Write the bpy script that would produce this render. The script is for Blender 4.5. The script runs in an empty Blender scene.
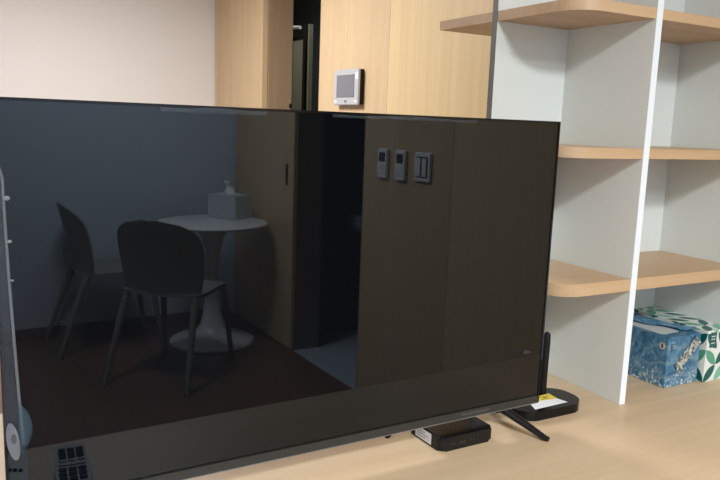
import bpy, bmesh, math, random
from mathutils import Vector, Matrix
random.seed(4)
S = bpy.context.scene
COL = S.collection
DZ = 0.73                       # height of the desk surface above the floor

# ------------------------------------------------------------------ camera
cd = bpy.data.cameras.new('camera'); cam = bpy.data.objects.new('camera', cd); COL.objects.link(cam)
cd.sensor_width = 36; cd.sensor_fit = 'HORIZONTAL'; cd.lens = 36 * 720.84 / 720; cd.clip_start = 0.02
yaw, pitch, roll = 0.5106, 0.15994, 0.03594
f0 = Vector((math.sin(yaw), math.cos(yaw), 0)); r0 = Vector((math.cos(yaw), -math.sin(yaw), 0)); u0 = Vector((0, 0, 1))
fw = f0 * math.cos(pitch) - u0 * math.sin(pitch); up = u0 * math.cos(pitch) + f0 * math.sin(pitch)
rt = r0 * math.cos(roll) + up * math.sin(roll); up = up * math.cos(roll) - r0 * math.sin(roll)
M = Matrix((rt, up, -fw)).transposed().to_4x4(); M.translation = Vector((0, 0, DZ + 0.6576)); cam.matrix_world = M
S.camera = cam

# ------------------------------------------------------------------ world, exposure, large lights
w = bpy.data.worlds.new('world'); S.world = w; w.use_nodes = True
w.node_tree.nodes['Background'].inputs[0].default_value = (0.9, 0.95, 1, 1)
w.node_tree.nodes['Background'].inputs[1].default_value = 0.15
S.view_settings.view_transform = 'Standard'; S.view_settings.look = 'None'
S.view_settings.exposure = 0.0; S.view_settings.gamma = 1.0
CEIL = 2.60
LAMPS = [  # x, y, size, watts, colour
    (0.45, -1.00, 0.42, 88, (0.93, 0.985, 1.0)),     # lamp over the desk side of the room
    (1.05, -1.70, 0.42, 36, (0.93, 0.985, 1.0)),     # lamp over the round table
    (0.45, 3.70, 0.80, 69, (1.0, 0.985, 0.97)),      # lamp over the far side
    (2.48, 5.20, 0.25, 8.0, (0.92, 1.0, 0.98)),      # added unseen lamp, brightens the room behind the dark doorway
]
for i, (x, y, s, e, c) in enumerate(LAMPS):
    l = bpy.data.lights.new('ceiling_lamp_light', 'AREA'); l.shape = 'SQUARE'; l.size = s; l.energy = e; l.color = c
    o = bpy.data.objects.new('ceiling_lamp_light', l); COL.objects.link(o); o.location = (x, y, CEIL - 0.075)

# ------------------------------------------------------------------ materials
def new_mat(name):
    m = bpy.data.materials.new(name); m.use_nodes = True
    return m, m.node_tree.nodes, m.node_tree.links, m.node_tree.nodes['Principled BSDF']
def plain(name, col, rough=0.5, metal=0.0, ior=1.45, spec=None, bump=0.0, bscale=300, var=0.0):
    m, n, l, b = new_mat(name)
    b.inputs['Base Color'].default_value = (*col, 1); b.inputs['Roughness'].default_value = rough
    b.inputs['Metallic'].default_value = metal; b.inputs['IOR'].default_value = ior
    if spec is not None: b.inputs['Specular IOR Level'].default_value = spec
    if bump or var:
        tc = n.new('ShaderNodeTexCoord'); t = n.new('ShaderNodeTexNoise'); t.inputs['Scale'].default_value = bscale
        l.new(tc.outputs['Object'], t.inputs['Vector'])
        if bump:
            bp = n.new('ShaderNodeBump'); bp.inputs['Strength'].default_value = bump; bp.inputs['Distance'].default_value = 0.002
            l.new(t.outputs['Fac'], bp.inputs['Height']); l.new(bp.outputs['Normal'], b.inputs['Normal'])
        if var:
            mx = n.new('ShaderNodeMix'); mx.data_type = 'RGBA'
            mx.inputs[6].default_value = (*[c * (1 - var) for c in col], 1); mx.inputs[7].default_value = (*[min(1, c * (1 + var)) for c in col], 1)
            l.new(t.outputs['Fac'], mx.inputs[0]); l.new(mx.outputs[2], b.inputs['Base Color'])
    return m
def wood(name, light, dark, axis, rough=0.45, fine=1.0, spec=0.5):
    """laminate with a grain stretched along one axis"""
    m, n, l, b = new_mat(name)
    tc = n.new('ShaderNodeTexCoord'); mp = n.new('ShaderNodeMapping')
    sc = [38 * fine, 38 * fine, 38 * fine]; sc[axis] = 0.9 * fine
    mp.inputs['Scale'].default_value = sc
    l.new(tc.outputs['Object'], mp.inputs['Vector'])
    a = n.new('ShaderNodeTexNoise'); a.inputs['Scale'].default_value = 1.0; a.inputs['Detail'].default_value = 5; a.inputs['Roughness'].default_value = 0.65
    l.new(mp.outputs[0], a.inputs['Vector'])
    mp2 = n.new('ShaderNodeMapping'); sc2 = [7.0, 7.0, 7.0]; sc2[axis] = 0.35; mp2.inputs['Scale'].default_value = sc2
    l.new(tc.outputs['Object'], mp2.inputs['Vector'])
    c = n.new('ShaderNodeTexNoise'); c.inputs['Scale'].default_value = 1.0; c.inputs['Detail'].default_value = 3; c.inputs['Distortion'].default_value = 0.6
    l.new(mp2.outputs[0], c.inputs['Vector'])
    ad = n.new('ShaderNodeMath'); ad.operation = 'MULTIPLY_ADD'; ad.inputs[1].default_value = 0.55
    l.new(a.outputs['Fac'], ad.inputs[0])
    m2 = n.new('ShaderNodeMath'); m2.operation = 'MULTIPLY'; m2.inputs[1].default_value = 0.45
    l.new(c.outputs['Fac'], m2.inputs[0]); l.new(m2.outputs[0], ad.inputs[2])
    r = n.new('ShaderNodeValToRGB'); r.color_ramp.elements[0].position = 0.36; r.color_ramp.elements[0].color = (*dark, 1)
    r.color_ramp.elements[1].position = 0.60; r.color_ramp.elements[1].color = (*light, 1)
    l.new(ad.outputs[0], r.inputs[0]); l.new(r.outputs[0], b.inputs['Base Color'])
    b.inputs['Roughness'].default_value = rough; b.inputs['Specular IOR Level'].default_value = spec
    return m
def glassy(name, tint, alpha, rough=0.05, gloss=0.5):
    """thin clear plastic: mostly see-through with a milky share"""
    m, n, l, b = new_mat(name)
    b.inputs['Base Color'].default_value = (*tint, 1); b.inputs['Roughness'].default_value = rough
    b.inputs['Specular IOR Level'].default_value = gloss; b.inputs['Alpha'].default_value = alpha
    return m

MT = {}
MT['wall_wood'] = wood('light oak wall panel', (0.67, 0.50, 0.305), (0.60, 0.43, 0.25), 2, 0.5)
MT['wall_wood_yellow'] = wood('yellower oak wall panel', (0.77, 0.595, 0.335), (0.69, 0.515, 0.275), 2, 0.5)
MT['door_wood'] = wood('oak sliding door', (0.68, 0.50, 0.30), (0.58, 0.41, 0.23), 2, 0.45)
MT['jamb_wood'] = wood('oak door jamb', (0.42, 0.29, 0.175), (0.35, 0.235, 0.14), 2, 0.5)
MT['jamb_dark'] = wood('darkened door jamb', (0.19, 0.135, 0.085), (0.15, 0.105, 0.065), 2, 0.5)  # darker tone than the far jamb, near doorway only
MT['desk_wood'] = wood('pale oak desk laminate', (0.69, 0.52, 0.345), (0.60, 0.445, 0.285), 0, 0.42)
MT['shelf_wood'] = wood('oak shelf laminate', (0.62, 0.43, 0.265), (0.54, 0.36, 0.21), 0, 0.45)
MT['white_wall'] = plain('warm white wallpaper', (0.87, 0.84, 0.82), 0.85, bump=0.15, bscale=400, var=0.02)
MT['grey_wall'] = plain('cool grey white wallpaper', (0.57, 0.66, 0.79), 0.85, bump=0.15, bscale=400, var=0.02)
MT['ceiling'] = plain('ceiling white', (0.85, 0.85, 0.84), 0.9)
MT['white_panel'] = plain('white melamine board', (0.76, 0.79, 0.765), 0.22, spec=0.4)
MT['white_edge'] = plain('white edge banding', (0.86, 0.92, 1.0), 0.3)
MT['grey_edge'] = plain('dull grey board edge', (0.17, 0.165, 0.155), 0.5)
MT['floor_wood'] = wood('dark brown floorboards', (0.17, 0.085, 0.055), (0.10, 0.05, 0.032), 1, 0.4, 0.6)
MT['base'] = plain('brown baseboard', (0.20, 0.15, 0.13), 0.5)
MT['tile'] = plain('blue grey floor tile', (0.42, 0.50, 0.58), 0.3, var=0.06, bscale=20)
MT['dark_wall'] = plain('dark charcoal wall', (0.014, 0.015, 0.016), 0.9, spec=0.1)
MT['charcoal'] = plain('charcoal tiled wall', (0.12, 0.135, 0.135), 0.4)
MT['black_gloss'] = plain('black gloss plastic', (0.005, 0.005, 0.006), 0.15, spec=0.28)
MT['black_satin'] = plain('black satin plastic', (0.009, 0.009, 0.010), 0.35, spec=0.3)
MT['black_matte'] = plain('black matte plastic', (0.008, 0.008, 0.009), 0.6, spec=0.25, bump=0.1, bscale=900)
MT['chin'] = plain('dark grey brushed chin', (0.03, 0.031, 0.03), 0.35)
MT['chrome'] = plain('dull grey line', (0.30, 0.30, 0.30), 0.3, 0.6)
m, n, l, b = new_mat('glossy black screen')
b.inputs['Base Color'].default_value = (0.003, 0.0038, 0.005, 1); b.inputs['Roughness'].default_value = 0.012
b.inputs['IOR'].default_value = 1.49; b.inputs['Specular Tint'].default_value = (0.88, 0.94, 1.0, 1)
MT['screen'] = m
MT['film_milky'] = glassy('milky protective film', (0.26, 0.30, 0.37), 0.07, 0.5, 0.08)
MT['film_white'] = plain('whitish film tab', (0.34, 0.36, 0.41), 0.5)
MT['film_bead'] = plain('dull film bubble', (0.20, 0.21, 0.23), 0.5)
MT['film_rim'] = glassy('pale film rim', (0.34, 0.36, 0.41), 0.28, 0.5, 0.1)
MT['film_blue'] = glassy('bluish film corner', (0.10, 0.17, 0.23), 0.22, 0.5, 0.1)
MT['silver'] = plain('silver grey plastic', (0.55, 0.56, 0.60), 0.35, 0.25)
MT['lcd'] = plain('grey blank display', (0.185, 0.195, 0.225), 0.25)
MT['silver_light'] = plain('pale silver button', (0.84, 0.86, 0.89), 0.35)
MT['paper'] = plain('white label paper', (0.80, 0.82, 0.86), 0.6)
MT['yellow'] = plain('yellow label paper', (0.80, 0.62, 0.08), 0.6, var=0.1, bscale=200)
MT['ink'] = plain('dark print', (0.03, 0.035, 0.06), 0.6)
MT['ink_blue'] = plain('blue grey print', (0.28, 0.34, 0.48), 0.6)
MT['ink_brown'] = plain('dim orange print', (0.07, 0.045, 0.025), 0.6)
MT['ink_grey'] = plain('dim grey print', (0.085, 0.085, 0.08), 0.5)
MT['table'] = plain('white lacquer', (0.80, 0.82, 0.86), 0.25)
MT['chair'] = plain('grey olive plastic', (0.24, 0.25, 0.215), 0.5)
MT['white_plastic'] = plain('white plastic', (0.92, 0.93, 0.94), 0.3)
MT['window_dark'] = plain('dark blue display', (0.03, 0.04, 0.07), 0.3)
MT['tissue_grey'] = plain('pale grey printed card', (0.55, 0.60, 0.62), 0.6, var=0.08, bscale=60)
MT['tissue'] = plain('white tissue paper', (0.88, 0.89, 0.92), 0.9)
MT['remote'] = plain('slate blue remote shell', (0.30, 0.37, 0.47), 0.4)
MT['remote_key'] = plain('dark navy rubber key', (0.006, 0.012, 0.032), 0.8, spec=0.15)
MT['remote_grey'] = plain('grey key', (0.30, 0.33, 0.38), 0.5)
MT['remote_red'] = plain('dull red key', (0.22, 0.05, 0.05), 0.5)
MT['emit'] = plain('lamp diffuser', (0.9, 0.9, 0.88), 0.6)
MT['emit'].node_tree.nodes['Principled BSDF'].inputs['Emission Color'].default_value = (1, 0.96, 0.9, 1)
MT['emit'].node_tree.nodes['Principled BSDF'].inputs['Emission Strength'].default_value = 1.0
MT['shower_glass'] = plain('grey green frosted glass', (0.36, 0.42, 0.42), 0.3)
MT['shower_frame'] = plain('dull grey green frame', (0.40, 0.43, 0.38), 0.35)
MT['basin'] = plain('blue grey ceramic', (0.26, 0.35, 0.42), 0.15)
MT['teal'] = plain('dark teal card', (0.01, 0.12, 0.115), 0.5)
MT['emblem'] = plain('grey round sticker', (0.50, 0.47, 0.44), 0.5)

def blue_print():
    m, n, l, b = new_mat('blue painted print')
    tc = n.new('ShaderNodeTexCoord')
    a = n.new('ShaderNodeTexNoise'); a.inputs['Scale'].default_value = 34; a.inputs['Detail'].default_value = 7; a.inputs['Distortion'].default_value = 1.5
    l.new(tc.outputs['Object'], a.inputs['Vector'])
    r = n.new('ShaderNodeValToRGB'); e = r.color_ramp.elements
    e[0].position = 0.30; e[0].color = (0.02, 0.09, 0.19, 1); e[1].position = 0.72; e[1].color = (0.22, 0.34, 0.44, 1)
    k = e.new(0.5); k.color = (0.055, 0.19, 0.33, 1)
    l.new(a.outputs['Fac'], r.inputs[0])
    # pale curved strokes
    wv = n.new('ShaderNodeTexWave'); wv.wave_type = 'RINGS'; wv.rings_direction = 'X'; wv.inputs['Scale'].default_value = 7; wv.inputs['Distortion'].default_value = 9; wv.inputs['Detail'].default_value = 3
    l.new(tc.outputs['Object'], wv.inputs['Vector'])
    r2 = n.new('ShaderNodeValToRGB'); r2.color_ramp.elements[0].position = 0.80; r2.color_ramp.elements[0].color = (0, 0, 0, 1); r2.color_ramp.elements[1].position = 1.0; r2.color_ramp.elements[1].color = (0.30, 0.30, 0.30, 1)
    l.new(wv.outputs['Fac'], r2.inputs[0])
    mx = n.new('ShaderNodeMix'); mx.data_type = 'RGBA'; mx.inputs[7].default_value = (0.36, 0.45, 0.50, 1)
    l.new(r2.outputs[0], mx.inputs[0]); l.new(r.outputs[0], mx.inputs[6])
    # pale flecks gathered low on the faces
    v = n.new('ShaderNodeTexNoise'); v.inputs['Scale'].default_value = 120; v.inputs['Detail'].default_value = 2
    l.new(tc.outputs['Object'], v.inputs['Vector'])
    sp = n.new('ShaderNodeSeparateXYZ'); l.new(tc.outputs['Object'], sp.inputs[0])
    mr = n.new('ShaderNodeMapRange'); mr.inputs[1].default_value = 0.0; mr.inputs[2].default_value = 0.085; mr.inputs[3].default_value = 0.06; mr.inputs[4].default_value = -0.14
    l.new(sp.outputs[2], mr.inputs[0])
    ad = n.new('ShaderNodeMath'); l.new(v.outputs['Fac'], ad.inputs[0]); l.new(mr.outputs[0], ad.inputs[1])
    r3 = n.new('ShaderNodeValToRGB'); r3.color_ramp.elements[0].position = 0.58; r3.color_ramp.elements[1].position = 0.64
    l.new(ad.outputs[0], r3.inputs[0])
    mx2 = n.new('ShaderNodeMix'); mx2.data_type = 'RGBA'; mx2.inputs[7].default_value = (0.55, 0.62, 0.66, 1)
    l.new(r3.outputs[0], mx2.inputs[0]); l.new(mx.outputs[2], mx2.inputs[6])
    l.new(mx2.outputs[2], b.inputs['Base Color']); b.inputs['Roughness'].default_value = 0.35
    return m
MT['blue_print'] = blue_print()

def leaf_print():
    """white card with round-cornered leaves in three greens, one leaf to a cell"""
    m, n, l, b = new_mat('green leaf print')
    uv = n.new('ShaderNodeUVMap'); uv.uv_map = 'UVMap'
    def vm(op, *ins):
        k = n.new('ShaderNodeVectorMath'); k.operation = op
        for i, x in enumerate(ins):
            if isinstance(x, (tuple, list)): k.inputs[i].default_value = x
            elif x is not None: l.new(x, k.inputs[i])
        return k
    def mt(op, *ins):
        k = n.new('ShaderNodeMath'); k.operation = op
        for i, x in enumerate(ins):
            if isinstance(x, (int, float)): k.inputs[i].default_value = x
            else: l.new(x, k.inputs[i])
        return k.outputs[0]
    sc = vm('MULTIPLY', uv.outputs[0], (22.0, 22.0, 0)).outputs[0]
    cell = vm('FLOOR', sc).outputs[0]; fr = vm('FRACTION', sc).outputs[0]
    wn = n.new('ShaderNodeTexWhiteNoise'); wn.noise_dimensions = '3D'; l.new(cell, wn.inputs['Vector'])
    s = n.new('ShaderNodeSeparateXYZ'); l.new(fr, s.inputs[0]); fx, fy = s.outputs[0], s.outputs[1]
    flip = mt('GREATER_THAN', wn.outputs['Value'], 0.5)
    fx2 = mt('ABSOLUTE', mt('SUBTRACT', fx, flip))
    # leaf = overlap of two discs centred on opposite corners
    d1 = mt('SQRT', mt('ADD', mt('MULTIPLY', fx2, fx2), mt('MULTIPLY', fy, fy)))
    ix, iy = mt('SUBTRACT', 1.0, fx2), mt('SUBTRACT', 1.0, fy)
    d2 = mt('SQRT', mt('ADD', mt('MULTIPLY', ix, ix), mt('MULTIPLY', iy, iy)))
    leaf = mt('MULTIPLY', mt('LESS_THAN', d1, 0.99), mt('LESS_THAN', d2, 0.99))
    r = n.new('ShaderNodeValToRGB'); r.color_ramp.interpolation = 'CONSTANT'; e = r.color_ramp.elements
    e[0].position = 0; e[0].color = (0.0, 0.11, 0.10, 1); e[1].position = 0.36; e[1].color = (0.10, 0.36, 0.25, 1)
    k = e.new(0.75); k.color = (0.20, 0.50, 0.37, 1)
    s2 = n.new('ShaderNodeSeparateXYZ'); l.new(wn.outputs['Color'], s2.inputs[0]); l.new(s2.outputs[1], r.inputs[0])
    mx = n.new('ShaderNodeMix'); mx.data_type = 'RGBA'; mx.inputs[6].default_value = (0.78, 0.82, 0.80, 1)
    l.new(leaf, mx.inputs[0]); l.new(r.outputs[0], mx.inputs[7]); l.new(mx.outputs[2], b.inputs['Base Color'])
    b.inputs['Roughness'].default_value = 0.4
    return m
MT['leaf_print'] = leaf_print()
def wrap_mat():
    m, n, l, b = new_mat('crumpled clear wrap')
    tc = n.new('ShaderNodeTexCoord'); v = n.new('ShaderNodeTexNoise'); v.inputs['Scale'].default_value = 130; v.inputs['Detail'].default_value = 3
    l.new(tc.outputs['Object'], v.inputs['Vector'])
    r = n.new('ShaderNodeValToRGB'); r.color_ramp.elements[0].position = 0.42; r.color_ramp.elements[0].color = (0.10, 0.13, 0.15, 1)
    r.color_ramp.elements[1].position = 0.6; r.color_ramp.elements[1].color = (0.62, 0.62, 0.56, 1)
    l.new(v.outputs['Fac'], r.inputs[0]); l.new(r.outputs[0], b.inputs['Base Color']); b.inputs['Roughness'].default_value = 0.15
    b.inputs['Alpha'].default_value = 0.8
    return m
MT['wrap'] = wrap_mat()

# ------------------------------------------------------------------ mesh helpers
def bx(bm, lo, hi, bev=0.0, seg=2, mi=0):
    lo, hi = Vector(lo), Vector(hi); c = (lo + hi) / 2; d = hi - lo
    r = bmesh.ops.create_cube(bm, size=1.0, matrix=Matrix.Translation(c) @ Matrix.Diagonal((*d, 1)))
    vs = r['verts']; fs = {f for v in vs for f in v.link_faces}
    for f in fs: f.material_index = mi
    if bev:
        es = list({e for v in vs for e in v.link_edges})
        bmesh.ops.bevel(bm, geom=es, offset=bev, segments=seg, affect='EDGES', clamp_overlap=True)
def tube(bm, pts, rads, seg=12, squash=1.0):
    """swept round bar through pts with radius per point"""
    pts = [Vector(p) for p in pts]; rings = []
    if isinstance(rads, (int, float)): rads = [rads] * len(pts)
    prev = None
    for i, p in enumerate(pts):
        t = (pts[min(i + 1, len(pts) - 1)] - pts[max(i - 1, 0)]).normalized()
        a = prev if prev is not None else (Vector((0, 0, 1)) if abs(t.z) < 0.9 else Vector((1, 0, 0)))
        u = (a - t * a.dot(t)).normalized(); v = t.cross(u); prev = u
        rings.append([bm.verts.new(p + (u * math.cos(k / seg * math.tau) * squash + v * math.sin(k / seg * math.tau)) * rads[i]) for k in range(seg)])
    for a, b in zip(rings, rings[1:]):
        for k in range(seg): bm.faces.new((a[k], a[(k + 1) % seg], b[(k + 1) % seg], b[k]))
    bm.faces.new(rings[0][::-1]); bm.faces.new(rings[-1])
def lathe(bm, prof, seg=48):
    rings = []
    for r, z in prof: rings.append([bm.verts.new((r * math.cos(k / seg * math.tau), r * math.sin(k / seg * math.tau), z)) for k in range(seg)])
    for a, b in zip(rings, rings[1:]):
        for k in range(seg): bm.faces.new((a[k], a[(k + 1) % seg], b[(k + 1) % seg], b[k]))
    bm.faces.new(rings[0][::-1]); bm.faces.new(rings[-1])
def prism(bm, outline, z0, z1, bev=0.0, seg=3):
    lo = [bm.verts.new((x, y, z0)) for x, y in outline]; hi = [bm.verts.new((x, y, z1)) for x, y in outline]
    k = len(outline); bm.faces.new(lo[::-1]); bm.faces.new(hi)
    for i in range(k): bm.faces.new((lo[i], lo[(i + 1) % k], hi[(i + 1) % k], hi[i]))
    if bev:
        es = [e for e in bm.edges if abs(e.verts[0].co.z - e.verts[1].co.z) < 1e-7 and e.verts[0] in lo + hi]
        bmesh.ops.bevel(bm, geom=es, offset=bev, segments=seg, affect='EDGES', clamp_overlap=True)
def rrect(x0, y0, x1, y1, r, k=8, corners=(1, 1, 1, 1)):
    """rounded rectangle outline; corners: (x0y0, x1y0, x1y1, x0y1)"""
    pts = []
    for (cx, cy, a0, px, py), on in zip(((x0 + r, y0 + r, 180, x0, y0), (x1 - r, y0 + r, 270, x1, y0), (x1 - r, y1 - r, 0, x1, y1), (x0 + r, y1 - r, 90, x0, y1)), corners):
        if not on: pts.append((px, py)); continue
        for i in range(k + 1):
            a = math.radians(a0 + 90 * i / k); pts.append((cx + r * math.cos(a), cy + r * math.sin(a)))
    return pts
def obj(name, bm, mats, parent=None, loc=(0, 0, 0), smooth=False, label=None):
    if not isinstance(mats, (list, tuple)): mats = [mats]
    bmesh.ops.recalc_face_normals(bm, faces=bm.faces)
    me = bpy.data.meshes.new(name); bm.to_mesh(me); bm.free()
    for m in mats: me.materials.append(MT[m])
    if smooth:
        for p in me.polygons: p.use_smooth = True
        if smooth != 'all': me.set_sharp_from_angle(angle=math.radians(40))
    o = bpy.data.objects.new(name, me); COL.objects.link(o); o.location = loc
    if parent: o.parent = parent
    if label: o['label'] = label
    return o
def box(name, lo, hi, mat, parent=None, bev=0.0, label=None, loc=(0, 0, 0)):
    bm = bmesh.new(); bx(bm, lo, hi, bev); return obj(name, bm, mat, parent, loc, bool(bev), label)
def boxes(name, lst, mat, parent=None, bev=0.0, label=None):
    bm = bmesh.new()
    for lo, hi in lst: bx(bm, lo, hi, bev)
    return obj(name, bm, mat, parent, label=label)
def thing(name, label, cat, loc=(0, 0, 0), rz=0.0, group=None):
    o = bpy.data.objects.new(name, None); o.empty_display_size = 0.1; COL.objects.link(o); o.location = loc; o.rotation_euler = (0, 0, rz)
    o['label'] = label; o['category'] = cat
    if group: o['group'] = group
    return o
def tag(o, label, cat, group=None):
    o['label'] = label; o['category'] = cat
    if group: o['group'] = group
    return o
def struct(o, label=None):
    o['kind'] = 'structure'
    if label: o['label'] = label
    return o
def dup(root, loc, rz, label, parts=True):
    r = root.copy(); COL.objects.link(r); r.location = loc; r.rotation_euler = (0, 0, rz); r['label'] = label
    for ch in list(root.children):
        c = ch.copy(); COL.objects.link(c); c.parent = r
        for g in list(ch.children):
            d = g.copy(); COL.objects.link(d); d.parent = c
    return r

# ------------------------------------------------------------------ setting
XW = 1.848; XT = 2.02                       # room face and inner face of the right-hand wall
YN, YF, XL = -2.50, 5.67, -2.20
struct(box('floor', (XL - .1, YN - .1, -0.06), (XT, YF + .1, 0), 'floor_wood'), 'dark brown wooden floor')
struct(box('ceiling', (XL - .1, YN - .1, CEIL), (XT + 1.2, YF + 1.4, CEIL + .06), 'ceiling'), 'white ceiling')
struct(box('wall_far', (XL, YF, 0), (XT, YF + .1, CEIL), 'white_wall'), 'warm white wall beyond the television')
struct(box('wall_near', (XL, YN - .1, 0), (XT, YN, CEIL), 'grey_wall'), 'pale wall mirrored behind the round table')
struct(box('wall_left', (XL - .1, YN - .1, 0), (XL, YF + .1, CEIL), 'white_wall'), 'white wall')
bm = bmesh.new()
DT = 2.36                                   # door head height
g = 0.0012
for lo, hi, mi in (((XW, YN, 0), (XT, -1.575, CEIL), 0), ((XW, -1.575, DT), (XT, -0.813, CEIL), 0), ((XW, -0.813, 0), (XT, -0.112 - g, CEIL), 0),
                   ((XW, -0.112 + g, 0), (XT, 1.50, CEIL), 1), ((XW, 1.50, 0), (XT, 3.08 - g, CEIL), 1), ((XW, 3.08 + g, 0), (XT, 3.849, CEIL), 0),
                   ((XW, 3.849, DT), (XT, 4.65, CEIL), 0), ((XW, 4.65, 0), (XT, YF, CEIL), 0)):
    bx(bm, lo, hi, 0, mi=mi)
struct(obj('wall_right', bm, ['wall_wood', 'wall_wood_yellow']), 'oak panelled wall')
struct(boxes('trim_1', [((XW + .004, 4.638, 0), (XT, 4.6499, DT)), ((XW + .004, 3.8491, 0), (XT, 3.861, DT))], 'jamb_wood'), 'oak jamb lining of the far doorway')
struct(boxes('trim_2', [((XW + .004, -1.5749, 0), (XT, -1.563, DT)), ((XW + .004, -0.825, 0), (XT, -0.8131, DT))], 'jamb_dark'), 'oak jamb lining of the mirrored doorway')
struct(box('baseboard_near', (XL, YN, 0), (XW - .045, YN + .012, .055), 'base'), 'brown baseboard under the pale wall')
# sliding doors pushed open along the face of the wall
d1 = struct(box('door_1', (XW - .042, 4.645, .008), (XW - .002, YF - .01, DT + .05), 'door_wood', bev=.002), 'oak sliding door pushed open against the far white wall')
d2 = struct(box('door_2', (XW - .016, YN + .015, .008), (XW - .002, -1.575, DT + .05), 'door_wood', bev=.002), 'oak sliding door mirrored beside the round table')
box('door_handle', (XW - .0185, -1.684, DZ + .280), (XW - .0155, -1.652, DZ + .403), 'black_satin', d2, bev=.001, label='slim black recessed pull')
bm = bmesh.new(); bx(bm, (XT - .018, 4.622, DZ + .745), (XT - .002, 4.6385, DZ + .775), .003)
struct(obj('trim_3', bm, 'black_satin', smooth=True), 'small black door catch on the jamb')
# dark wet room beyond the far doorway
struct(box('floor_far', (XT, 3.5, -.06), (XT + 1.1, 7.1, -.002), 'tile'))
struct(boxes('wall_far_room', [((XT + 1.0, 3.5, 0), (XT + 1.1, 7.1, CEIL)), ((XT, 7.0, 0), (XT + 1.0, 7.1, CEIL)), ((XT, 3.5, 0), (XT + 1.0, 3.6, CEIL)), ((XT, YF + .1, 0), (XT + .02, 7.0, CEIL))], 'charcoal'), 'dark walls of the room behind the far doorway')
# dark washroom beyond the mirrored doorway
struct(box('floor_washroom', (XT, -1.92, -.06), (XT + 1.1, -.5, -.002), 'tile'), 'blue grey tiled washroom floor')
for lo, hi in (((XT + 1.0, -1.9, 0), (XT + 1.1, -.5, CEIL)), ((XT, -1.90, 0), (XT + 1.0, -1.80, CEIL)), ((XT, -.6, 0), (XT + 1.0, -.5, CEIL))):
    struct(box('wall_washroom', lo, hi, 'dark_wall'), 'dark washroom wall')
struct(boxes('trim_4', [((XW, -1.563, -.004), (XT, -.825, .003))], 'tile'), 'tiled threshold')

# ceiling lamps
for (x, y, s, e, c), lab in zip(LAMPS, ('square white ceiling lamp above the middle of the room in front of the desk', 'square white ceiling lamp above the round table', 'square white ceiling lamp above the far side beyond the television', 'small unseen ceiling lamp added to brighten the dark room behind the far doorway')):
    t = thing('ceiling_lamp', lab, 'lamp', (x, y, CEIL), group='square ceiling lamps')
    h = s / 2 + .03
    boxes('frame', [((-h, -h, -.06), (h, -h + .025, -.0005)), ((-h, h - .025, -.06), (h, h, -.0005)), ((-h, -h, -.06), (-h + .025, h, -.0005)), ((h - .025, -h, -.06), (h, h, -.0005))], 'white_plastic', t)
    box('diffuser', (-h + .02, -h + .02, -.05), (h - .02, h - .02, -.03), 'emit', t)

# shower screen in the dark room
t = thing('shower_screen', 'dim grey-green glass panel standing in the dark doorway behind the television', 'shower screen', (2.40, 5.3, 0))
box('glass_panel', (-.004, -.045, .02), (.004, .19, 2.02), 'shower_glass', t)
box('frame_post', (-.02, -.15, 0), (.012, -.125, 2.12), 'shower_frame', t)
box('frame_post', (-.03, -.10, 0), (.012, -.055, 2.12), 'black_satin', t, label='dark post')
box('frame_rail', (-.012, -.05, 2.02), (.012, .6, 2.05), 'black_satin', t, label='dark top rail')
bm = bmesh.new(); tube(bm, [(-.03, 0.0, DZ + 1.378), (-.03, .24, DZ + 1.396)], .013, 10)
obj('pale_bar', bm, 'silver', t, smooth=True, label='pale horizontal bar')  # plain pale bar at the top of the glass panel

# washbasin seen dimly in the mirrored washroom
t = thing('washbasin', 'blue-grey washbasin dimly mirrored inside the black doorway', 'washbasin', (2.56, -1.799, 0.05))
bm = bmesh.new(); prism(bm, rrect(-.24, 0.0, .24, .36, .10, corners=(0, 0, 1, 1)), .66, .755, .02); obj('bowl', bm, 'basin', t, smooth=True)
bm = bmesh.new(); tube(bm, [(0, .12, -.05), (0, .12, .67)], [.07, .085], 16); obj('pedestal', bm, 'basin', t, smooth=True)
bm = bmesh.new(); tube(bm, [(0, .05, .75), (0, .05, .88), (0, .13, .88)], .012, 10); obj('tap', bm, 'silver', t, smooth=True)

# ------------------------------------------------------------------ desk
t = thing('desk', 'long pale oak desk carrying the television and the shelving', 'desk', (0, 0, 0))
DX0, DX1, DY0, DY1 = -0.75, XW - .001, 0.785, 1.69
box('desk_top', (DX0, DY0, DZ - .03), (DX1, DY1, DZ), 'desk_wood', t, bev=.0015)
box('side_panel', (DX0 + .01, DY0 + .04, 0), (DX0 + .035, DY1 - .04, DZ - .03), 'desk_wood', t)
box('side_panel', (DX1 - .035, DY0 + .04, 0), (DX1 - .01, DY1 - .04, DZ - .03), 'desk_wood', t)
box('centre_panel', (DX0 + .035, 1.40, .08), (DX1 - .035, 1.425, DZ - .03), 'desk_wood', t)

# ------------------------------------------------------------------ shelving on the desk (both sides of a middle board)
t = thing('shelving_unit', 'open white shelving with rounded oak shelves standing on the desk', 'shelf unit', (0, 0, DZ))
XS, YFR, YB, YBK, YFAR, P1, P2, PT = 1.1557, 1.1525, 1.423, 1.441, 1.664, 1.389, 1.8264, 0.0195
TOP = 1.52
bm = bmesh.new(); bx(bm, (XS, YB, 0.0005), (XW - .0015, YBK, TOP)); obj('back_board', bm, 'white_panel', t)
box('board_edge', (XS - .0012, YB - .0002, 0.0005), (XS, YBK + .0002, TOP), 'grey_edge', t, label='grey left edge of the middle board')
for px in (P1, P2):
    d = box('divider', (px, YFR, 0.0005), (px + PT, YB, TOP), 'white_panel', t)
    box('divider_edge', (px + .0002, YFR - .0012, 0.0005), (px + PT - .0002, YFR, TOP), 'white_edge', d, label='bright white front edge')
    box('divider', (px, YBK, 0.0005), (px + PT, YFAR, TOP), 'white_panel', t)
SH = [(.2859, .3148), (.5998, .6234), (.9143, .9375), (1.225, 1.2485)]
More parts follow.
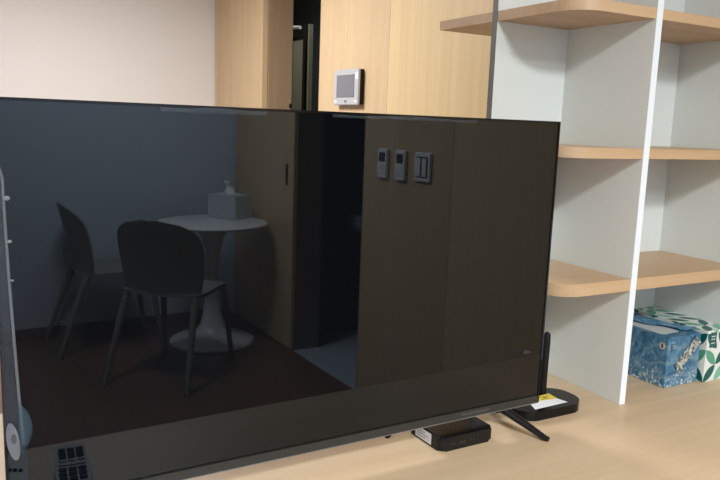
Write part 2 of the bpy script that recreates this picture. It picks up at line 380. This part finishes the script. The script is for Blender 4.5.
for z0, z1 in SH:
    bm = bmesh.new(); prism(bm, rrect(XS, YFR + .001, P1, YB, .075, 10, (1, 0, 0, 0)), z0, z1); obj('shelf', bm, 'shelf_wood', t, smooth=True)
    box('shelf', (P1 + PT, YFR + .001, z0), (P2, YB, z1), 'shelf_wood', t, bev=.0008)
    bm = bmesh.new(); prism(bm, [(XS, YBK), (P1, YBK), (P1, YFAR), (XS, YFAR)], z0, z1); obj('shelf', bm, 'shelf_wood', t)
    box('shelf', (P1 + PT, YBK, z0), (P2, YFAR, z1), 'shelf_wood', t)

# ------------------------------------------------------------------ television
PHI = 0.0195
tv = thing('television', 'large flat television with a glossy black mirror-like screen standing on the desk', 'television', (0.0403, 1.1316, DZ), PHI)
W, ZB, ZT, ZC = 1.083, 0.0504, 0.6768, 0.0690
bm = bmesh.new(); bx(bm, (.0045, 0.0, ZC + .0015), (W - .0045, .004, ZT - .0045)); scr = obj('screen', bm, 'screen', tv)
boxes('bezel', [((0, -.0015, ZB), (.0045, .012, ZT)), ((W - .0045, -.0015, ZB), (W, .012, ZT)), ((.0045, -.0015, ZT - .0045), (W - .0045, .012, ZT))], 'black_gloss', tv)
ch = box('chin', (.0045, -.003, ZB), (W - .0045, .012, ZC - .0012), 'chin', tv, bev=.0006, label='dark grey strip along the bottom')
box('trim_line', (.0045, -.0036, ZB - .0002), (W - .0045, -.0026, ZB + .0014), 'chrome', ch, label='thin pale bottom line')
bm = bmesh.new(); x = .862
for wd in (.010, .004, .008, .006, .010, .004, .009, .007):
    bx(bm, (x, -.0034, .0585), (x + wd, -.0029, .0625)); x += wd + .0022
obj('lettering', bm, 'ink_grey', ch, label='faint grey lettering, too small to read')
bm = bmesh.new(); bx(bm, (.003, .012, ZB + .002), (W - .003, .028, ZT - .002), .006); bx(bm, (.12, .02, ZB + .02), (W - .12, .062, ZB + .34), .018, 3)
obj('back_cover', bm, 'black_matte', tv, smooth=True)
def tv_foot(u, s):
    bm = bmesh.new()
    for sy, yy in ((-1, -.078), (1, .135)):
        top = Vector((u, .018 + sy * .004, ZB - .002)); mid = Vector((u + s * .022, .018 + (yy - .018) * .45, .030)); tip = Vector((u + s * .047, yy, .0062))
        tube(bm, [top, mid, tip, tip + Vector((s * .003, sy * .008, 0))], [.0115, .0105, .0075, .006], 10, 0.8)
    bx(bm, (u - .016, .008, ZB - .012), (u + .016, .032, ZB + .012), .004)
    return obj('foot', bm, 'black_satin', tv, smooth=True)
tv_foot(.985, 1); tv_foot(.098, -1)
bm = bmesh.new(); bx(bm, (.676, -.001, ZB - .009), (.690, .012, ZB), .003); sn = obj('sensor', bm, 'black_gloss', tv, smooth=True)
box('clear_lens', (.692, -.001, ZB - .010), (.6965, .010, ZB), 'film_milky', sn)
# protective film still on the edges of the screen
def ribbon(name, rows, mat, label=None, thick=.0004):
    """surface through rows of points, given a little thickness"""
    bm = bmesh.new(); vs = [[bm.verts.new(p) for p in r] for r in rows]
    for a, b in zip(vs, vs[1:]):
        for k in range(len(a) - 1): bm.faces.new((a[k], a[k + 1], b[k + 1], b[k]))
    bmesh.ops.recalc_face_normals(bm, faces=bm.faces)
    r = bmesh.ops.solidify(bm, geom=list(bm.faces), thickness=thick)
    return obj(name, bm, mat, tv, smooth='all', label=label)
rows = []
for i in range(15):
    z = .595 - i * (.595 - .165) / 14; wd = .0115 + .0135 * (i / 14) ** 1.5 - (.007 if i == 0 else 0)
    rows.append([(u * wd + .0005, -.0022 - .007 * math.sin(u * math.pi) ** 2 * (0.6 + .4 * math.sin(i * .9)), z) for u in (0, .25, .5, .75, 1)])
fl = ribbon('protective_film', rows, 'film_milky', 'loose clear film strip curling along the left edge')
rows = []
for i in range(15):
    z = .595 - i * (.595 - .165) / 14; wd = .0115 + .0135 * (i / 14) ** 1.5 - (.007 if i == 0 else 0)
    rows.append([(wd - .0015, -.006, z), (wd + .0012, -.0068, z), (wd + .003, -.003, z)])
ed = ribbon('film_edge', rows, 'film_rim', 'pale curled rim of the film'); ed.parent = fl
for u, z, r in ((.0165, .536, .0036), (.0180, .474, .0026), (.0195, .417, .0018)):
    bm = bmesh.new(); bmesh.ops.create_uvsphere(bm, u_segments=12, v_segments=8, radius=r, matrix=Matrix.Translation((u, -.005, z)) @ Matrix.Diagonal((1.4, .5, 1, 1)))
    obj('film_bubble', bm, 'film_bead', fl, smooth='all')
bm = bmesh.new(); vs = []
for k in range(24):
    a = k / 24 * math.tau; vs.append(bm.verts.new((.0115 + .0085 * math.cos(a) - .003 * math.sin(a), -.008 - .003 * math.cos(a), .173 + .030 * math.sin(a))))
bm.faces.new(vs); bmesh.ops.solidify(bm, geom=list(bm.faces), thickness=.0006)
tb = obj('film_tab', bm, 'film_white', tv, label='whitish rounded pull tab of the film')
bm = bmesh.new(); vs = [bm.verts.new((.0125 + .0038 * math.cos(k / 16 * math.tau), -.0094 - .0012 * math.cos(k / 16 * math.tau), .178 + .008 * math.sin(k / 16 * math.tau))) for k in range(16)]
bm.faces.new(vs); bmesh.ops.solidify(bm, geom=list(bm.faces), thickness=.0004); obj('tab_mark', bm, 'lcd', tb)
rows = []
for i in range(9):
    s = i / 8; z = .235 - s * .075; wd = .020 * math.sin(math.pi * (0.12 + .83 * s)) ** .7
    rows.append([(.019 + u * wd, -.003 - .008 * math.sin(u * 2.6 + s), z - u * .012) for u in (0, .33, .66, 1)])
ribbon('protective_film', rows, 'film_blue', 'bluish crumpled film corner')
def top_film(u0, u1, label, drop=.012):
    rows = []
    for i in range(19):
        s = i / 18; u = u0 + (u1 - u0) * s; lift = .0035 * (math.sin(s * math.pi) ** .6) * (0.8 + .2 * math.sin(s * 14))
        rows.append([(u, -.0022 - lift, ZT - .004 - .0015 * math.sin(s * 9)), (u, -.0035 - lift, ZT - .0075), (u, -.0018, ZT - drop)])
    return ribbon('protective_film', rows, 'film_milky', label)
top_film(.235, .412, 'lifted clear film along the top edge, left piece')
top_film(.535, .86, 'lifted clear film along the top edge, right piece', .010)
rows = []
for i in range(7):
    s = i / 6; rows.append([(1.022 + s * .040, -.0019 - .0015 * abs(math.sin(s * 5)), .176 + .004 * math.sin(s * 6.0)), (1.022 + s * .040, -.0018, .172 - .003 * math.sin(s * 4.0) ** 2)])
ribbon('protective_film', rows, 'film_milky', 'small torn piece of film near the lower right corner')
rows = [[(W - .0048, -.0022, .47 - i * .04), (W - .0022, -.0042, .47 - i * .04), (W + .0006, -.0022, .47 - i * .04)] for i in range(9)]
ribbon('protective_film', rows, 'film_milky', 'narrow film left on the right edge')

# ------------------------------------------------------------------ set-top box
t = thing('set_top_box', 'small black set-top box with a white sticker, under the lower edge of the television', 'set-top box', (0.832, 1.118, DZ), 0.02)
bm = bmesh.new(); prism(bm, rrect(0, 0, .140, .120, .014), 0.0008, .030, .004); sb = obj('body', bm, 'black_satin', t, smooth=True)
bm = bmesh.new(); prism(bm, rrect(.002, .002, .138, .118, .013), .030, .0312, .0005); obj('top_plate', bm, 'black_gloss', sb, smooth=True, label='glossy black top')
bm = bmesh.new(); bx(bm, (-.0008, .034, .0045), (0.0004, .090, .0275)); st = obj('sticker', bm, 'paper', t, label='white sticker with rows of small print')
bm = bmesh.new()
for z, n_ in ((.0225, 6), (.0165, 7), (.0105, 5)):
    y = .084
    for k in range(n_):
        d = random.uniform(.003, .0062); bx(bm, (-.0011, y - d, z - .0012), (-.0007, y, z + .0012)); y -= d + .0012
obj('print', bm, 'ink_blue', st)
bm = bmesh.new()
for k, (x, hh) in enumerate(((.026, .002), (.033, .0026), (.048, .003), (.054, .003), (.060, .003), (.078, .0016), (.084, .0016))):
    bx(bm, (x, -.0005, .0145 - hh), (x + .0022, .0003, .0145 + hh))
obj('front_marks', bm, 'ink_brown', t, label='row of dim orange marks')

# ------------------------------------------------------------------ router
t = thing('router', 'flat black router with upright antenna and yellow sticker at the right end of the television', 'router', (1.195, 1.213, DZ))
bm = bmesh.new(); prism(bm, rrect(-.105, -.054, .095, .060, .050, 14), 0.0008, .0226, .0095, 5); obj('body', bm, 'black_gloss', t, smooth=True)
bm = bmesh.new(); tube(bm, [(.034, .036, .015), (.034, .037, .05), (.040, .043, .155), (.0405, .043, .168), (.0405, .043, .1730)], [.0085, .0085, .0095, .0085, .004], 14, 1.0); obj('antenna', bm, 'black_matte', t, smooth=True)
bm = bmesh.new(); prism(bm, [(-.060, -.040), (.044, -.037), (.0375, -.009), (-.045, -.003)], .0227, .0231); lb = obj('sticker', bm, 'paper', t, label='white sticker with a yellow upper half')
bm = bmesh.new(); prism(bm, [(-.045, -.0029), (.0375, -.0089), (.0426, .024), (-.020, .018)], .0227, .0232); yl = obj('yellow_half', bm, 'yellow', lb)
bm = bmesh.new()
for (x, y, d) in ((-.004, -.001, .026), (.006, .005, .014), (.000, .011, .030)):
    bx(bm, (x, y, .0231), (x + d, y + .0022, .0234))
obj('print', bm, 'ink', yl)
bm = bmesh.new(); bx(bm, (-.055, -.0485, .0200), (-.046, -.0460, .0224)); obj('status_light', bm, 'silver_light', t, label='tiny pale mark on the front edge')

# ------------------------------------------------------------------ tissue boxes on the desk
def uvbox(bm):
    uvl = bm.loops.layers.uv.new('UVMap')
    for f in bm.faces:
        nrm = f.normal
        for lp in f.loops:
            c = lp.vert.co
            if abs(nrm.z) > .7: lp[uvl].uv = (c.x, c.y + .003)
            elif abs(nrm.y) > .7: lp[uvl].uv = (c.x, c.z)
            else: lp[uvl].uv = (c.y, c.z)
t = thing('tissue_box', 'blue painted-print tissue box in torn clear wrap, on the desk beside the divider', 'tissue box', (1.590, 1.183, DZ), 0.0, group='tissue boxes in the shelving')
bm = bmesh.new(); bx(bm, (0, 0, .0006), (.132, .232, .137), .0012); obj('carton', bm, 'blue_print', t, smooth=True)
bm = bmesh.new(); prism(bm, rrect(.012, .030, .085, .205, .012), .1371, .1376); obj('opening_panel', bm, 'tissue_grey', t, label='pale grey panel on the top')
rows = []
def wrap_ribbon(name, pts, wd, mat, amp, parent, seed, label=None):
    """crumpled band of wrap following pts; (position, across direction, outward direction) per point"""
    rnd = random.Random(seed); bm = bmesh.new(); vs = []
    for p, a, o_ in pts:
        p, a, o_ = Vector(p), Vector(a), Vector(o_)
        vs.append([bm.verts.new(p + a * wd * u + o_ * (.0015 + rnd.random() * amp) + a * (rnd.random() - .5) * .004) for u in (-1, -.6, -.2, .2, .6, 1)])
    for a, b in zip(vs, vs[1:]):
        for k in range(5): bm.faces.new((a[k], a[k + 1], b[k + 1], b[k]))
    bmesh.ops.recalc_face_normals(bm, faces=bm.faces); bmesh.ops.solidify(bm, geom=list(bm.faces), thickness=.0006)
    return obj(name, bm, mat, parent, label=label)
pts = []
for i in range(26):
    s = i / 25
    if s < .45: q = (.132 - .004, .17 - .17 * s / .45, .137); pts.append((q, (1, 0, 0.2), (0, 0, 1)))
    else:
        k = (s - .45) / .55; pts.append(((.121 - k * .080, 0, .128 - k * .080), (.72, 0, -.70), (0, -1, 0)))
wrap_ribbon('clear_wrap', pts[12:], .0145, 'wrap', .005, t, 3, 'crumpled clear plastic wrap down the front')
wrap_ribbon('top_wrap', [((.092 - .03 * math.sin(i * .35), .225 - i * .016, .137), (1, .3, 0), (0, 0, 1)) for i in range(14)], .020, 'blue_print', .009, t, 8, 'wrinkled blue film across the top')
bm = bmesh.new(); bmesh.ops.create_cone(bm, cap_ends=True, segments=24, radius1=.0095, radius2=.0095, depth=.001, matrix=Matrix.Translation((-.0006, .016, .112)) @ Matrix.Rotation(math.pi / 2, 4, 'Y'))
em = obj('round_emblem', bm, 'emblem', t, label='round grey emblem with a dark mark')
bm = bmesh.new(); bx(bm, (-.0016, .0135, .107), (-.0010, .0185, .1165)); bx(bm, (-.0016, .0148, .1165), (-.0010, .0172, .1195)); obj('emblem_mark', bm, 'ink', em)
bm = bmesh.new()
for lo, hi in (((.014, -.0007, .100), (.017, -.0002, .118)), ((.014, -.0007, .1155), (.026, -.0002, .118)), ((.014, -.0007, .108), (.024, -.0002, .1105)), ((.014, -.0007, .100), (.026, -.0002, .1025))):
    bx(bm, lo, hi)
obj('letter_mark', bm, 'teal', t, label='small dark blue letter mark on the front')
t = thing('tissue_box', 'white tissue box with green leaf print, right of the blue one', 'tissue box', (1.7305, 1.170, DZ), 0, group='tissue boxes in the shelving')
bm = bmesh.new(); bx(bm, (0.0, 0, .0006), (.0945, .248, .144)); bm.normal_update(); uvbox(bm); obj('carton', bm, 'leaf_print', t)
bm = bmesh.new(); bx(bm, (.012, -.0008, .096), (.038, -.0002, .138)); lb = obj('teal_label', bm, 'teal', t, label='dark teal square with small pale writing')
bm = bmesh.new()
for z, ds in ((.127, (.004, .003, .005)), (.119, (.003, .005, .004)), (.108, (.003, .003, .003, .002))):
    x = .017
    for d in ds: bx(bm, (x, -.0011, z - .0014), (x + d, -.0007, z + .0014)); x += d + .0014
obj('print', bm, 'leaf_pale' if 'leaf_pale' in MT else 'silver_light', lb)

# ------------------------------------------------------------------ wall panel behind the television
t = thing('wall_control_panel', 'silver wall control panel with grey display, on the oak wall above the television', 'control panel', (XW, 3.452, DZ + .752)); t.scale = (1, .93, .93)
def flipbox(bm, y0, z0, y1, z1, x0, x1, bev=0): bx(bm, (-x1, y0, z0), (-x0, y1, z1), bev)
bm = bmesh.new(); flipbox(bm, -.150, .004, .148, .196, .0005, .024, .003); obj('back_case', bm, 'black_satin', t, smooth=True, label='dark casing')
bm = bmesh.new(); flipbox(bm, -.153, 0, .151, .200, .024, .034, .004); fp = obj('front_plate', bm, 'silver', t, smooth=True)
bm = bmesh.new(); flipbox(bm, -.098, .046, .112, .166, .034, .0355, .0005); obj('display', bm, 'lcd', fp, label='blank grey display')
bm = bmesh.new(); flipbox(bm, -.1005, .0435, .1145, .1685, .0338, .0345); obj('display_rim', bm, 'ink_grey', fp)
for y in (.122, .0, -.120):
    bm = bmesh.new(); flipbox(bm, y - .014, .014, y + .014, .028, .034, .0352, .0005); obj('button', bm, 'lcd' if y == 0 else 'silver_light', fp, smooth=True)
bm = bmesh.new(); flipbox(bm, -.140, .142, -.112, .180, .034, .0348); obj('badge', bm, 'paper', fp, label='small bright patch in the upper corner')

# ------------------------------------------------------------------ switches on the oak wall, seen in the screen
def controller(y, lab):
    t = thing('room_controller', lab, 'wall controller', (XW, y, DZ + .405), group='controllers on the oak wall')
    bm = bmesh.new(); bx(bm, (-.016, -.041, 0), (-.0005, .041, .140), .004); obj('case', bm, 'white_plastic', t, smooth=True)
    bm = bmesh.new(); bx(bm, (-.0172, -.026, .080), (-.0158, .026, .122)); obj('display', bm, 'window_dark', t, label='dark blue display')
    bm = bmesh.new()
    for k in range(2):
        for j in range(2): bx(bm, (-.0170, -.026 + k * .029, .018 + j * .026), (-.0159, -.003 + k * .029, .036 + j * .026), .001)
    obj('keypad', bm, 'silver_light', t)
controller(-.628, 'white wall controller mirrored in the screen, nearest the black doorway')
controller(-.480, 'white wall controller mirrored between its twin and the light switch')
t = thing('light_switch', 'white two-rocker light switch mirrored right of the two wall controllers', 'light switch', (XW, -.312, DZ + .413))
bm = bmesh.new(); bx(bm, (-.012, -.060, 0), (-.0005, .060, .130), .004); obj('plate', bm, 'white_plastic', t, smooth=True)
for y in (-.040, .003):
    bm = bmesh.new(); bx(bm, (-.0175, y, .022), (-.0118, y + .037, .108), .003); obj('rocker', bm, 'silver_light', t, smooth=True)
bm = bmesh.new(); bx(bm, (-.0124, -.0425, .019), (-.0119, .0425, .111)); obj('rocker_gap', bm, 'ink_grey', t)

# ------------------------------------------------------------------ furniture mirrored in the screen
t = thing('round_table', 'white round pedestal table mirrored in the television screen', 'table', (1.475, -1.965, 0))
bm = bmesh.new(); lathe(bm, [(.05, .732), (.29, .735), (.332, .746), (.3365, .754), (.334, .7585), (.327, .760)], 64); obj('tabletop', bm, 'table', t, smooth=True)
bm = bmesh.new(); lathe(bm, [(.262, 0), (.266, .008), (.25, .020), (.18, .036), (.115, .062), (.075, .11), (.055, .20), (.044, .32), (.040, .42), (.046, .55), (.065, .65), (.10, .72), (.12, .733)], 48); obj('pedestal', bm, 'table', t, smooth='all')
t = thing('tissue_box', 'pale grey tissue box with a tissue pulled up, mirrored on the round table', 'tissue box', (1.632, -1.985, .7603), 0.10, group=None)
t.rotation_euler = (0, 0, math.radians(-118))
bm = bmesh.new(); bx(bm, (0, 0, .0006), (.232, .152, .150), .002); obj('carton', bm, 'tissue_grey', t, smooth=True)
bm = bmesh.new(); rnd = random.Random(2); vs = []
for i in range(9):
    s = i / 8; r = .040 * (1 - .75 * math.sin(s * 2.2)) + .012
    vs.append([bm.verts.new((.10 + s * .012 + r * math.cos(k / 10 * math.tau) * (1 + .4 * math.sin(k * 2.1 + i)), .075 - s * .02 + .6 * r * math.sin(k / 10 * math.tau) * (1 + .4 * math.cos(k * 1.7)), .149 + s * .085 + .006 * math.sin(k * 3))) for k in range(10)])
for a, b in zip(vs, vs[1:]):
    for k in range(10): bm.faces.new((a[k], a[(k + 1) % 10], b[(k + 1) % 10], b[k]))
bm.faces.new(vs[-1]); obj('tissue', bm, 'tissue', t, smooth='all')

def make_chair(lab):
    t = thing('dining_chair', lab, 'chair', (0, 0, 0), group='plastic chairs at the round table')
    # seat: thin dished shell
    bm = bmesh.new(); NX, NY = 14, 14; gv = []
    for j in range(NY + 1):
        v = j / NY * 2 - 1; row = []
        for i in range(NX + 1):
            u = i / NX * 2 - 1
            hw = .222 - .012 * v; k = 1 - .10 * (abs(v) ** 6)
            x = u * hw * k; y = v * .215 * (1 - .10 * abs(u) ** 6)
            row.append(bm.verts.new((x, y, .483 - .014 * (1 - u * u) * (1 - v * v) - .012 * max(0, v) ** 3)))
        gv.append(row)
    for a, b in zip(gv, gv[1:]):
        for k in range(NX): bm.faces.new((a[k], a[k + 1], b[k + 1], b[k]))
    bmesh.ops.recalc_face_normals(bm, faces=bm.faces); bmesh.ops.solidify(bm, geom=list(bm.faces), thickness=.018); obj('seat', bm, 'chair', t, smooth=True)
    # backrest: rounded shell that wraps forward at the sides
    bm = bmesh.new(); gv = []
    for j in range(19):
        s = j / 18; z = .468 + .405 * s
        hw = (.212 + .028 * math.sin(min(1, s * 1.5) * math.pi / 2)) * max(.02, 1 - max(0, (s - .50) / .50) ** 4.2) ** .5
        row = []
        for i in range(NX + 1):
            u = i / NX * 2 - 1; x = u * hw
            row.append(bm.verts.new((x, -.205 - .085 * s ** 1.3 + .085 * (x / .25) ** 2, z)))
        gv.append(row)
    for a, b in zip(gv, gv[1:]):
        for k in range(NX): bm.faces.new((a[k], a[k + 1], b[k + 1], b[k]))
    bmesh.ops.recalc_face_normals(bm, faces=bm.faces); bmesh.ops.solidify(bm, geom=list(bm.faces), thickness=.012); obj('backrest', bm, 'chair', t, smooth=True)
    for sx in (-1, 1):
        bm = bmesh.new(); tube(bm, [(sx * .195, -.175, .475), (sx * .205, -.215, .38), (sx * .234, -.350, .0)], [.021, .019, .0125], 12); obj('leg', bm, 'chair', t, smooth=True)
        bm = bmesh.new(); tube(bm, [(sx * .185, .175, .469), (sx * .192, .193, .38), (sx * .215, .252, .0)], [.021, .019, .0125], 12); obj('leg', bm, 'chair', t, smooth=True)
    return t
c2 = make_chair('grey plastic chair in the screen reflection, back turned, in front of the round table')
c2.location = (1.125, -1.545, 0); c2.rotation_euler = (0, 0, math.radians(-135))
dup(c2, (.92, -2.20, 0), math.radians(-90), 'grey plastic chair in the screen reflection, seen edge-on left of the other chair')

# ------------------------------------------------------------------ remotes on the desk in front of the screen
t = thing('remote_control', 'slate blue remote control with dark keys, mirrored at the lower left of the screen', 'remote control', (0.1755, 0.846, DZ), 0)
bm = bmesh.new(); prism(bm, [(-.023, 0), (-.019, -.0), (.019, 0), (.023, .004), (.029, .10), (.029, .17), (.024, .178), (-.024, .178), (-.029, .17), (-.029, .10), (-.023, .004)], .001, .021, .003); rb = obj('body', bm, 'remote', t, smooth=True)
bm = bmesh.new(); bm.free()
for r_ in range(3):
    for c_ in range(3):
        box('key', (-.0205 + c_ * .0145, .018 + r_ * .0145, .0208), (-.0082 + c_ * .0145, .0315 + r_ * .0145, .0228), 'remote_key', t, bev=.001)
for c_ in range(3):
    box('key', (-.0215 + c_ * .0155, .066, .0208), (-.0095 + c_ * .0155, .073, .0226), ('remote_grey', 'remote_grey', 'remote_red')[c_], t, bev=.001, label=('grey key', 'grey key', 'dull red key')[c_])
box('key', (-.022, .080, .0208), (.022, .089, .0226), 'remote_grey', t, bev=.001, label='wide grey key')
for r_ in range(3):
    for c_ in range(3):
        box('key', (-.0225 + c_ * .0155, .097 + r_ * .018, .0208), (-.0095 + c_ * .0155, .111 + r_ * .018, .0228), 'remote_key', t, bev=.001)
t.rotation_euler = (0, 0, math.radians(6.5)); t.scale = (1.07, 1.05, 1)
t = thing('remote_control', 'pale grey slim remote control on the desk, mirrored left of the slate blue one', 'remote control', (0.083, 0.826, DZ), math.radians(7))
bm = bmesh.new(); prism(bm, rrect(-.021, 0, .021, .150, .004), .001, .016, .002); obj('body', bm, 'silver_light', t, smooth=True)
for k in range(3):
    box('key', (-.013 + k * .009, .068 + k * .004, .0158), (-.006 + k * .009, .080 + k * .004, .0172), 'remote_key', t, bev=.0005)
